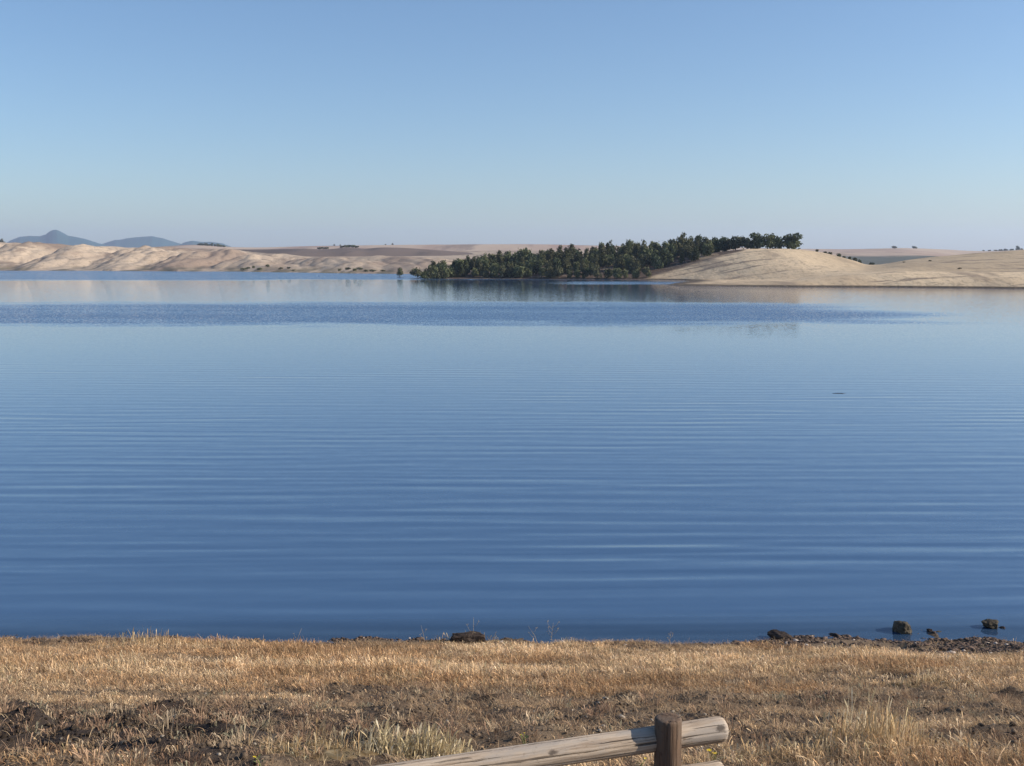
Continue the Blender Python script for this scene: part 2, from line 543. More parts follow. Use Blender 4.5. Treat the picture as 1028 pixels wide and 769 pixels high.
def z_head(X, Y):
    X, Y = np.asarray(X, float), np.asarray(Y, float)
    d = land_dist(X, Y) + 1.5 * N1.fbm(X * 0.08, Y * 0.08, 3)
    u = CX + X / np.maximum(Y, 1) * F
    yc, ys = smooth_interp(u, hc_px, hc_Y), smooth_interp(u, hs_px, hs_Y)
    E = EYE + (HZ - smooth_interp(u, he_px, he_y)) / F * yc
    right = sstep(735, 900, u)
    base = (0.55 + 3.6 * right) * (1 - np.exp(-np.maximum(d, 0) / (6 + 4 * right))) - 0.9 * right * sstep(24, 36, d) * sstep(80, 44, d)
    t = np.clip((Y - ys) / (yc - ys), 0, 1)
    g = 0.55 * t * (2 - t) + 0.45 * t * t * (3 - 2 * t)
    z = base + np.maximum(E - 0.55 - 3.6 * right, 0) * g + np.minimum(E - 0.55 - 3.6 * right, 0) * sstep(0.2, 1, t)
    back = sstep(yc + 6, yc + 150, Y)
    z = z * (1 - 0.75 * back)
    amp = sstep(0, 25, d)
    z = z + amp * (0.35 * N2.fbm(X * 0.045, Y * 0.045, 4) + 0.22 * N3.fbm(X * 0.16, Y * 0.1, 3))
    return np.where(d > 0, np.maximum(z, 0.05 + 0.02 * np.minimum(d, 20)), d * 0.1)


def wood_line(px):
    """row of the sunlit grass edge in front of the wood"""
    return np.interp(px, [560, 640, 660, 680, 700, 720, 745, 760], [284, 281, 274.5, 269, 262.5, 256.5, 251, 240])


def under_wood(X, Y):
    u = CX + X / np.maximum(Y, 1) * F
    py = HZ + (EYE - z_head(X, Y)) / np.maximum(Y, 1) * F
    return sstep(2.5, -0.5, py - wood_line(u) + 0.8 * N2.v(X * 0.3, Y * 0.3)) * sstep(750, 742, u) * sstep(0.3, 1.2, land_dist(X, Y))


def shore_mud(T, P, f, g, c):
    sp = T.n("ShaderNodeSeparateXYZ", {0: P})
    c = T.mix(T.step(sp.outputs[2], 0.5, 0.25), c, (0.085, 0.066, 0.046))
    floor_shade = T.n("ShaderNodeAttribute", attribute_name="tint").outputs["Fac"]
    floor_shade = T.math('MULTIPLY', floor_shade, T.math('MULTIPLY_ADD', T.step(g, 0.56, 0.66), -0.75, 1.0))
    c = T.mix(floor_shade, c, (0.085, 0.058, 0.042))                     # shade beneath the trees painted into the reddish brown wood floor
    fl = T.noise(T.scalev(P, (1, 0.4, 1)), 0.7, 4, 0.75)
    c = T.mix(T.math('MULTIPLY', T.step(fl, 0.5, 0.64), 0.5), c, (0.24, 0.185, 0.125))
    up = T.math('ADD', sp.outputs[1], T.math('MULTIPLY', T.math('SUBTRACT', f, 0.5), 14.0))
    upm = T.math('MULTIPLY', T.step(up, 331.0, 337.0), T.step(sp.outputs[0], 92.0, 128.0))
    c = T.mix(T.math('MULTIPLY', upm, 0.55), c, (0.30, 0.235, 0.155))       # older, browner stubble above the bank
    trk = T.n("ShaderNodeVectorMath", {0: P, 1: (0.022, 0.16, 0.0)}, operation='MULTIPLY').outputs[0]
    st = T.step(T.noise(trk, 1.0, 6, 0.75), 0.56, 0.60)
    c = T.mix(T.math('MULTIPLY', st, 0.8), c, (0.17, 0.135, 0.105))
    return c


M_HEAD = mat_hill("headland_grass", (0.64, 0.50, 0.325), (0.46, 0.35, 0.225), (0.27, 0.21, 0.15), 0.025, 0.075, shore_mud, 0.5)
hx = np.concatenate([np.linspace(-50, 260, 300), np.linspace(265, 620, 40)])
hy = np.concatenate([np.linspace(275, 520, 240), np.linspace(525, 930, 40)])
HX, HY = np.meshgrid(hx, hy)
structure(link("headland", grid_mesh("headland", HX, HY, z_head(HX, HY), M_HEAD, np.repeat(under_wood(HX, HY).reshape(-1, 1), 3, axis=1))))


def head_z(x, y):
    return float(z_head(np.array([x]), np.array([y]))[0])


# ------------------------------------------------------------------ trees
def tube(bm, pts, radii, seg=6):
    rings = []
    for i, p in enumerate(pts):
        p = Vector(p)
        d = (Vector(pts[min(i + 1, len(pts) - 1)]) - Vector(pts[max(i - 1, 0)])).normalized()
        u = d.cross(Vector((0.3, 1, 0.1))).normalized()
        w = d.cross(u)
        rings.append([bm.verts.new(p + (u * math.cos(a) + w * math.sin(a)) * radii[i])
                      for a in (2 * math.pi * k / seg for k in range(seg))])
    for a, b in zip(rings, rings[1:]):
        for k in range(seg):
            bm.faces.new((a[k], a[(k + 1) % seg], b[(k + 1) % seg], b[k]))
    bm.faces.new(rings[0][::-1])
    bm.faces.new(rings[-1])


def bm_mesh(name, bm, mat, smooth=True):
    bmesh.ops.recalc_face_normals(bm, faces=bm.faces)
    me = bpy.data.meshes.new(name)
    bm.to_mesh(me)
    bm.free()
    for p in me.polygons:
        p.use_smooth = smooth
    me.materials.append(mat)
    return me


def mat_bark():
    m, nt, out = new_mat("bark")
    T = NT(nt)
    P = T.n("ShaderNodeTexCoord").outputs["Object"]
    g = T.noise(T.scalev(P, (4, 4, 1)), 3.0, 4)
    diffuse_out(T, out, T.mix(g, (0.06, 0.045, 0.035), (0.17, 0.135, 0.10)), 0.9, g, 0.6, 0.05)
    return m


M_BARK = mat_bark()


def tree_meshes(seed, H, W, style, hue):
    r = np.random.default_rng(seed)
    bm = bmesh.new()
    top = H * 0.72
    bend = r.normal(0, 0.12, (2,))
    pts = [(bend[0] * math.sin(t * 2.2) * H * 0.2, bend[1] * math.sin(t * 1.7) * H * 0.2, t * top) for t in (0, .25, .5, .75, 1)]
    tube(bm, pts, [H * 0.028, H * 0.022, H * 0.018, H * 0.012, H * 0.006])
    lumps = []
    nl = {'round': 10, 'tall': 10, 'bush': 7}[style]
    for k in range(nl):
        a = k * 2.399 + r.random() * 0.8
        if style == 'round':
            f = r.random()
            rad, hz, s = W * 0.30 * math.sqrt(r.random()), H * (0.27 + 0.56 * f), W * (0.25 + 0.1 * r.random()) * (1.1 - 0.3 * f)
        elif style == 'tall':
            f = (k + 0.5) / nl
            rad, hz, s = W * 0.30 * (1 - f * 0.75) * (0.4 + 0.6 * r.random()), H * (0.26 + 0.66 * f), W * (0.34 - 0.17 * f) * (0.85 + 0.3 * r.random())
        else:
            rad, hz, s = W * 0.28 * math.sqrt(r.random()), H * (0.25 + 0.5 * r.random()), W * (0.22 + 0.1 * r.random())
        c = np.array([rad * math.cos(a), rad * math.sin(a), hz])
        lumps.append((c, s))
        if k < 5:
            b = np.array(pts[2 if hz < top * 0.8 else 3])
            mid = (b * 0.5 + c * 0.5) + np.array([0, 0, -0.05 * H])
            tube(bm, [tuple(b), tuple(mid), tuple(c)], [H * 0.010, H * 0.007, H * 0.003], 4)
    trunk = bm_mesh("trunk", bm, M_BARK)
    V, C = [], []
    vt = r.uniform(0.7, 1.6)
    base = np.array([(0.085, 0.092, 0.046), (0.112, 0.112, 0.062), (0.068, 0.080, 0.044)][hue])
    for c, s in lumps:
        n = 75 if style != 'bush' else 60
        tone = base * vt * (0.8 + 0.45 * r.random())
        for _ in range(n):
            d = r.normal(size=3)
            d /= np.linalg.norm(d)
            p = c + d * s * (0.45 + 0.62 * r.random() ** 0.6) * np.array([1, 1, 0.82])
            if r.random() < 0.06:
                p = c + d * s * 1.25
            nrm = d * 0.6 + r.normal(size=3) * 0.6
            nrm /= np.linalg.norm(nrm)
            u = np.cross(nrm, r.normal(size=3))
            u /= np.linalg.norm(u)
            w = np.cross(nrm, u)
            q = s * (0.16 + 0.16 * r.random())
            V += [p - u * q - w * q * .55, p + u * q * .8 - w * q * .5, p + u * q + w * q * .6, p - u * q * .7 + w * q * .5]
            C += [tone * (0.8 + 0.4 * r.random())] * 4
    V, C = np.array(V), np.array(C)
    crown = np_mesh("crown", V, np.arange(len(V)).reshape(-1, 4), M_LEAF, C)
    return trunk, crown


LIB = {}
for st, W in (('round', 0.95), ('tall', 0.55), ('bush', 1.15)):
    LIB[st] = [tree_meshes(100 + k + len(st) * 7, 1.0 * 6, W * 6, st, k % 3) for k in range(6)]


def plant_tree(name, st, x, y, z, h, w, label, cat, group=None):
    tr, cr = random.choice(LIB[st])
    t = empty(name, (x, y, z - 0.05 * h), random.random() * 6.28)
    k = h / 6.0
    base_w = {'round': 0.95, 'tall': 0.55, 'bush': 1.15}[st]
    t.scale = (w / base_w / 6.0, w / base_w / 6.0, k)
    link("trunk", tr, t)
    link("crown", cr, t)
    tag(t, label, cat, group)
    return t


GW = "trees of the lakeside wood"
# tree tops along the wood, as seen from the shore: picture column -> top row
sil_px = [424, 430, 440, 452, 462, 471, 485, 501, 515, 532, 542, 553, 564, 573, 584, 598, 612, 622, 633, 650, 663, 673, 689, 700, 712, 722]
sil_y = [263, 261.5, 260, 261, 257, 255, 254, 250, 251, 246.5, 251, 247, 244.5, 243.5, 248, 243, 241, 242, 239, 242, 241, 238, 233.5, 236, 239, 239]


def sil(px):
    return float(np.interp(px, sil_px, sil_y))


count = 0
# back rows: their tops make the outline
for px in np.arange(427, 726, 5.4):
    for row in range(2):
        u = px + random.uniform(-2.5, 2.5)
        Y = random.uniform(432, 462) + row * 16 if u > 470 else random.uniform(404, 418 + (u - 424) * 0.5)
        x = (u - CX) / F * Y
        g = head_z(x, Y)
        if float(land_dist(np.array([x]), np.array([Y]))[0]) < 0.3 or HZ + (EYE - g) / Y * F > wood_line(u) - 0.5:
            continue
        topz = EYE + (HZ - (sil(u) + random.uniform(-1.2, 6.5))) / F * Y
        h = topz - g
        if h < 2.5:
            h = random.uniform(2.5, 3.6)
        h = min(h, 11)
        st = random.choice(('tall', 'round', 'tall', 'round'))
        w = min(max(h * random.uniform(0.42, 0.7), 2.6), 5.4)
        plant_tree("wood_tree", st, x, Y, g, h, w, "dark green tree deep in the wood, its top in the wood's upper outline", "tree", GW)
        count += 1
# middle rows on the slope
for px in np.arange(440, 722, 6.6):
    for row in range(2):
        u = px + random.uniform(-3, 3)
        Y = random.uniform(408, 434)
        x = (u - CX) / F * Y
        g = head_z(x, Y)
        if g < 0.3 or HZ + (EYE - g) / Y * F > wood_line(u) - 1.0:
            continue
        h = random.uniform(4.6, 6.8)
        plant_tree("wood_tree", random.choice(('tall', 'round')), x, Y, g, h, h * random.uniform(0.5, 0.75),
                   "dark green tree in the middle of the wood, crown merging with its neighbours", "tree", GW)
        count += 1
# front row at the water's edge
for px in np.arange(428, 648, 9.5):
    u = px + random.uniform(-3, 3)
    Y = Yat(float(np.interp(u, [424, 500, 640], [279.4, 280.0, 280.8]))) + random.uniform(2.5, 7)
    x = (u - CX) / F * Y
    g = head_z(x, Y)
    if float(land_dist(np.array([x]), np.array([Y]))[0]) < 0.3:
        continue
    h = random.uniform(2.8, 5.0)
    st = random.choice(('bush', 'round', 'bush'))
    plant_tree("shore_tree", st, x, Y, g, h, h * random.uniform(0.7, 1.0),
               "grey green low tree in the front row of the wood by the water", "tree", "low trees along the wood's water edge")
    count += 1
for u, h, w in ((426.5, 3.0, 3.0), (430.5, 4.4, 3.4), (435.5, 5.4, 3.8), (440.5, 5.2, 3.6), (446.0, 5.9, 4.2)):
    Y = 403.5 + (u - 426) * 0.25
    x = (u - CX) / F * Y
    plant_tree("shore_tree", 'round', x, Y, max(head_z(x, Y), 0.0), h, w, "pale grey green tree at the low left tip of the wood", "tree", "trees at the wood's left tip")
print("wood trees", count)

# trees along the bald crest
crest = [(716, 240.5, 252.5, 13, "slim dark tree at the wood's upper end, leftmost of the crest row"),
         (725, 237.5, 252.5, 13, "dark tree on the hill crest, second from the left of the crest row"),
         (737, 234, 251.5, 17, "broad round tree on the hill crest, third from the left of the crest row"),
         (748, 236, 251, 13, "smaller dark tree on the hill crest between two broad round ones"),
         (759, 233.5, 250.5, 15, "tall round tree on the hill crest, just left of the highest point"),
         (771, 234, 250.5, 12, "narrow dark tree on the hill crest, one of a touching pair, left"),
         (778, 235.5, 250.3, 11, "lower dark tree on the hill crest beside the gap before the lone tree"),
         (793, 234, 251.2, 21, "lone spreading tree at the right end of the crest, apart from the others")]
for px, ty, by, wpx, lab in crest:
    Y = float(np.interp(px, hc_px, hc_Y)) + 3
    x = (px - CX) / F * Y
    g = head_z(x, Y)
    h = EYE + (HZ - ty) / F * Y - g
    plant_tree("crest_tree", 'round', x, Y, g, h, 1.06 * wpx / F * Y, lab, "tree")

# two bushes standing in the water off the wood's tip
for px, ty, by, wpx, st, lab in [(402, 267.6, 277.8, 8, 'tall', "small thin sapling standing alone in the lake left of the wood"),
                                 (419, 268.4, 279.0, 14, 'bush', "round green bush standing in the water at the wood's left tip")]:
    Y = Yat(by)
    x = (px - CX) / F * Y
    plant_tree("flooded_bush", st, x, Y, 0.0, EYE + (HZ - ty) / F * Y, wpx / F * Y, lab, "bush")

# shrubs on the far slopes
def bush_at(px, Y, zf, hpx, wpx, lab, grp=None, name="slope_bush", st='bush'):
    x = (px - CX) / F * Y
    plant_tree(name, st, x, Y, zf(px, x, Y), hpx / F * Y, wpx / F * Y, lab, "bush", grp)


zh = lambda u, x, y: head_z(x, y)
def zp(f):
    return lambda u, x, y: float(f(np.array([u], float), np.array([x], float), np.array([y], float))[0])


for px, h, w in [(818, 2.2, 4), (826, 2.6, 5), (831, 3.2, 5), (840, 4.2, 5), (845, 3.6, 4), (851, 4.6, 4), (856, 4.2, 5), (861, 3.4, 4), (873, 3.0, 6)]:
    bush_at(px, 452 + (px - 818) * 0.9, zh, h + 1.6, w, "dark bush in the row down the bald hill's right flank", "bushes in the row behind the bald hill")
for px, Yb, h, w, lab in [(961, 352, 1.7, 4.5, "small brown bush on the bare right bank, alone below the crest"),
                          (931, 405, 1.2, 4, "low dark bush high on the bare slope right of the valley"),
                          (905, 415, 1.0, 3, "tiny bush on the slope just right of the valley notch")]:
    bush_at(px, Yb, zh, h, w, lab)
for px, h, w, lab in [(895, 3.0, 5, "left of two tiny trees on the pinkish skyline right of the hill"), (915, 2.6, 5, "right of two tiny trees on the pinkish skyline right of the hill")]:
    bush_at(px, 2250, zp(z_plat), h, w, lab, None, "skyline_tree", 'round')
for px in (984, 990, 996, 1001, 1006, 1012, 1018, 1022, 1027):
    bush_at(px, 2240, zp(z_plat), random.uniform(1.2, 2.6) + (2.6 if px == 1018 else 0), random.uniform(2.5, 5), "tiny dark tree in the skyline row at the far right",
            "skyline trees at the far right", "skyline_tree", 'round')
for px in np.arange(203, 229, 3.0):
    bush_at(px, 2200, zp(z_plat), random.uniform(1.2, 3.4), random.uniform(2.5, 5), "tiny grey tree in the skyline cluster right of the blue mountains", "skyline trees right of the mountains", "skyline_tree", 'round')
for px in np.arange(321, 331, 2.2):
    bush_at(px, 1150, zp(z_brown), 2.4, 3.4, "dark bush in the short level hedge on the brown hill", "bushes in the hedge on the brown hill", "hedge_bush")
for px in (345, 349, 352, 356, 359):
    bush_at(px, 1148, zp(z_brown), random.uniform(2.2, 3.0), 6, "dark bush covering the small hump on the brown hill", "bushes covering the hump", "slope_bush")
for px in (0, 3, 6):
    bush_at(px, 2150, zp(z_plat), 6.0, 5, "dark tree on the skyline at the picture's left edge", "skyline trees at the left edge", "skyline_tree", 'round')
for px, h in ((395, 2.2), (388, 1.3), (337, 2.0), (343, 1.5)):
    bush_at(px, 2200, zp(z_plat), h, 2.2, "thin pale tree on the skyline above the brown hill", "thin skyline trees above the brown hill", "skyline_tree", 'tall')
for px, dy in ((246, 4), (250, 6), (256, 9), (262, 3), (270, 12), (283, 6), (291, 10), (296, 5), (342, 5), (350, 8), (357, 4), (362, 10), (368, 6), (375, 9), (385, 14)):
    U = np.array([float(px)])
    Y = float(shoreY(U)[0]) + dy * 2.2
    bush_at(px, Y, zp(z_hills), random.uniform(1.6, 2.8), random.uniform(3.5, 7), "low dark bush along the far shore below the dry hills", "bushes along the far shore")

# ------------------------------------------------------------------ rocks, clods, gravel
def mat_rock(name, a, b):
    m, nt, out = new_mat(name)
    T = NT(nt)
    P = T.n("ShaderNodeTexCoord").outputs["Object"]
    f = T.noise(P, 5.0, 6, 0.65)
    g = T.noise(P, 28.0, 4, 0.7)
    c = T.mix(T.step(f, 0.35, 0.65), a, b)
    c = T.mix(T.math('MULTIPLY', T.step(g, 0.5, 0.7), 0.5), c, (a[0] * .5, a[1] * .5, a[2] * .5))
    diffuse_out(T, out, c, 0.85, T.math('ADD', f, T.math('MULTIPLY', g, 0.4)), 0.8, 0.04)
    return m


M_ROCK = mat_rock("shore_rock", (0.05, 0.042, 0.031), (0.125, 0.105, 0.074))
M_DARKROCK = mat_rock("dark_rock", (0.035, 0.026, 0.021), (0.085, 0.062, 0.048))
M_REDROCK = mat_rock("reddish_stone", (0.30, 0.13, 0.08), (0.42, 0.22, 0.14))


def rock_mesh(seed, size, mat, cuts=15, sub=4, top=0.0):
    r = np.random.default_rng(seed)
    bm = bmesh.new()
    bmesh.ops.create_icosphere(bm, subdivisions=sub, radius=1.0)
    planes = []
    for _ in range(cuts):
        d = r.normal(size=3)
        d /= np.linalg.norm(d)
        planes.append((Vector(d), 0.55 + 0.38 * r.random()))
    if top:
        planes = [(Vector((0.05, 0, 1)).normalized(), top), (Vector((1, 0.2, 0.1)).normalized(), 0.8), (Vector((-1, 0.1, 0.25)).normalized(), 0.8), (Vector((0, -1, 0.1)).normalized(), 0.6)]
    from mathutils import noise as mn
    for v in bm.verts:
        for d, k in planes:
            e = v.co.dot(d) - k
            if e > 0:
                v.co -= d * e * 0.85
        o = v.co * 2.3 + Vector((seed, 0, 0))
        v.co += v.co.normalized() * (0.16 * mn.noise(o) + 0.07 * mn.noise(o * 3) + 0.03 * mn.noise(o * 8))
        v.co = Vector((v.co.x * size[0], v.co.y * size[1], v.co.z * size[2]))
    return bm_mesh("rock", bm, mat, False)


def put_rock(px, base_py, wpx, hpx, lab, seed, mat=None, name="rock", water=False, depth=0.8, group=None, top=0.0):
    # stand it on the ground (or the lake bed) under its base row
    Y = 8.0
    for _ in range(60):
        X = (px - CX) / F * Y
        p = at(px, base_py, Y)
        zg = 0.0 if water else float(ground_z([p.x], [Y])[0])
        if p.z <= zg:
            break
        Y += 0.25 if Y < 30 else 1
    p = at(px, base_py, Y)
    s = Y / F
    w, h = wpx * s / 2 / 0.85, hpx * s / (1.55 if not top else 1.15)
    o = link(name, rock_mesh(seed, (w, w * depth, h), mat or M_ROCK, top=top), None, (p.x, Y + w * depth * 0.4, max(p.z, -0.1) + h * (0.42 if not top else 0.38)))
    o.rotation_euler = (0.06, -0.05, 0.1 if top else seed * 0.7)
    tag(o, lab, "rock", group)
    return o


put_rock(905, 637.5, 20, 17, "largest dark boulder at the water's edge, upright and blocky", 3, name="boulder")
put_rock(996.5, 630.5, 18, 9, "grey rock out in the shallow water at far right", 5, water=True)
put_rock(784, 642, 25, 9, "long low dark rock on the shore where the gravel begins", 8, M_DARKROCK, depth=0.6)
put_rock(838, 641.5, 17, 6, "flat rock on the gravel shore left of the boulder", 12, M_DARKROCK, depth=0.6)
put_rock(469, 648.5, 36, 15, "flat-topped dark rock slab behind the grass at mid shore", 15, M_DARKROCK, depth=0.45, name="rock_slab", top=0.4)
put_rock(920, 634, 6, 3.5, "small wet stone just right of the big boulder", 17, M_DARKROCK, water=True)
put_rock(934, 635.5, 7, 4.5, "small dark stone in the shallows between the boulder and far rock", 21, M_DARKROCK, water=True)
put_rock(943, 637, 9, 3.5, "low pale stone at the water's edge right of the boulder", 23, water=True)
put_rock(1007, 631.5, 6, 3, "small dark stone beside the rock in the water", 27, M_DARKROCK, water=True)
put_rock(809, 642, 10, 3, "small flat stone between the two dark shore rocks", 29, M_DARKROCK)
put_rock(826, 707, 13, 4, "flat reddish stone lying on bare soil at right", 31, M_REDROCK, depth=0.7)
put_rock(788, 727, 9, 5, "pale stone on the bare soil right of the fence end", 33)
put_rock(958, 727, 9, 5, "pale grey stone in the dry grass at lower right", 37)


def scatter_stones(name, X, Y, S, flat, cols, label, cat, seed, mat):
    r = np.random.default_rng(seed)
    bm = bmesh.new()
    bmesh.ops.create_icosphere(bm, subdivisions=1, radius=1.0)
    bv = np.array([v.co[:] for v in bm.verts])
    bf = np.array([[v.index for v in f.verts] for f in bm.faces])
    bm.free()
    n, k = len(X), len(bv)
    jit = 1 + 0.35 * (r.random((n, k, 1)) - 0.5) * 2
    V = bv[None] * jit * S[:, None, None] * np.stack([r.uniform(.7, 1.4, n), r.uniform(.7, 1.3, n), flat * r.uniform(.6, 1.3, n)], -1)[:, None, :]
    a = r.random(n) * 6.28
    c, s = np.cos(a)[:, None], np.sin(a)[:, None]
    V = np.stack([V[..., 0] * c - V[..., 1] * s, V[..., 0] * s + V[..., 1] * c, V[..., 2]], -1)
    V += np.stack([X, Y, ground_z(X, Y) + S * flat * 0.3], -1)[:, None, :]
    Fc = (bf[None] + (np.arange(n) * k)[:, None, None]).reshape(-1, 3)
    C = np.repeat(cols, k, axis=0)
    o = link(name, np_mesh(name, V.reshape(-1, 3), Fc, mat, C))
    tag(o, label, cat, None, "stuff")
    return o


def mat_stone():
    m, nt, out = new_mat("loose_stones")
    T = NT(nt)
    c = T.n("ShaderNodeAttribute", attribute_name="tint").outputs["Color"]
    P = T.n("ShaderNodeNewGeometry").outputs["Position"]
    diffuse_out(T, out, c, 0.9, T.noise(P, 60.0, 4, 0.7), 0.6, 0.02)
    return m


M_STONE = mat_stone()


def frustum_pts(n, y0, y1, pad=2.5):
    Y = np.sqrt(rng.random(n) * (y1 ** 2 - y0 ** 2) + y0 ** 2)
    half = CX / F * Y / 0.94 + pad
    X = (rng.random(n) * 2 - 1) * half
    return X, Y


def beach(X, Y):
    """1 on the bare gravel strip at the right end of the shore"""
    e = Y - 0.012 * np.clip(X, -12, 25) - 0.5 * N4.fbm(X * 0.6, Y * 0.6, 3)
    w = sstep(4.2, 9.0, X)
    return sstep(4.2, 5.6, X + 1.2 * N2.fbm(Y * 0.8, X * 0.4, 2)) * sstep(SHORE - 1.6 - 2.4 * w, SHORE - 1.0 - 1.8 * w, e)


# clods on the open soil
X, Y = frustum_pts(110000, 6.8, 21)
k = rng.random(len(X)) < np.clip(bare(X, Y) * 1.3 - 0.12, 0.02, 1) ** 1.3
X, Y = X[k], Y[k]
k = (rng.random(len(X)) < 0.5) | (np.hypot((X + 4.4) * 0.34, (Y - 9.8) * 0.5) < 1.2)
X, Y = X[k], Y[k]
S = np.clip(rng.lognormal(math.log(0.012), 0.5, len(X)), 0.005, 0.032)
tone = rng.random((len(X), 1))
cols = np.array([0.07, 0.052, 0.038]) * (1 - tone) + np.array([0.21, 0.155, 0.105]) * tone
cols[rng.random(len(X)) < 0.03] = (0.42, 0.36, 0.28)
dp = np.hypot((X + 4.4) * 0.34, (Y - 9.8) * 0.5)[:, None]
cols = cols * (1 - 0.62 * sstep(1.25, 0.7, dp))  # clods darkened to match the shade painted on the soil here
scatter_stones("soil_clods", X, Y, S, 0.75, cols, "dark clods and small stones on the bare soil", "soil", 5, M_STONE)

# gravel beach at right, plus a thin line of pebbles all along the water
X, Y = frustum_pts(330000, SHORE - 4.4, SHORE + 1.2, 9)
e = Y - 0.012 * np.clip(X, -12, 25)
prob = np.maximum(beach(X, Y), 0.5 * sstep(SHORE - 1.1, SHORE - 0.5, e)) * sstep(SHORE + 0.9, SHORE + 0.2, e)
k = rng.random(len(X)) < prob * np.clip(0.45 + 1.1 * N1.fbm(X * 1.1, Y * 1.6, 3), 0.03, 0.62)
X, Y = X[k], Y[k]
S = np.clip(rng.lognormal(math.log(0.019), 0.5, len(X)), 0.007, 0.07)
tone = rng.random((len(X), 1))
cols = np.array([0.055, 0.040, 0.033]) * (1 - tone) + np.array([0.17, 0.118, 0.088]) * tone
cols[rng.random(len(X)) < 0.025] = (0.50, 0.42, 0.35)
scatter_stones("shore_gravel", X, Y, S, 0.5, cols, "brown gravel and pebbles along the water's edge", "gravel", 6, M_STONE)

# ------------------------------------------------------------------ grass
def blades(bx, by, bz, h, w, lean_dir, lean, col, head, curl):
    """one strip of four levels per blade; the upper part swells into a seed head where head > 0"""
    n = len(bx)
    lv = np.array([0, 0.4, 0.72, 0.9, 1.0])
    yaw = rng.random(n) * np.pi
    ux, uy = np.cos(yaw), np.sin(yaw)
    V = np.empty((n, 5, 2, 3), np.float32)
    for i, t in enumerate(lv):
        off = lean * (t ** 1.6) * h
        cxp = bx + np.cos(lean_dir) * off
        cyp = by + np.sin(lean_dir) * off
        cz = bz + h * t * np.sqrt(np.clip(1 - (lean * t * 0.75) ** 2, 0.1, 1)) - curl * h * sstep(0.7, 1.0, t)
        wb = w * (1 - 0.55 * t) if i < 4 else w * 0.15
        wh = (0.0, 0.0, 0.4, 1.0, 0.25)[i] * head
        hw = (wb + wh) * 0.5
        V[:, i, 0, 0], V[:, i, 0, 1], V[:, i, 0, 2] = cxp - ux * hw, cyp - uy * hw, cz
        V[:, i, 1, 0], V[:, i, 1, 1], V[:, i, 1, 2] = cxp + ux * hw, cyp + uy * hw, cz
    base = (np.arange(n) * 10)[:, None, None]
    q = np.array([[2 * i, 2 * i + 1, 2 * i + 3, 2 * i + 2] for i in range(4)])[None]
    return V.reshape(-1, 3), (base + q).reshape(-1, 4), np.repeat(col, 10, axis=0)


def palette(n, pal, wts, vary=0.18):
    pal = np.array(pal)
    i = rng.choice(len(pal), n, p=np.array(wts) / sum(wts))
    return pal[i] * (1 + vary * rng.normal(size=(n, 1))).clip(0.5, 1.6)


GOLD = [(0.62, 0.45, 0.265), (0.50, 0.345, 0.195), (0.72, 0.565, 0.375), (0.33, 0.22, 0.14), (0.32, 0.28, 0.17)]


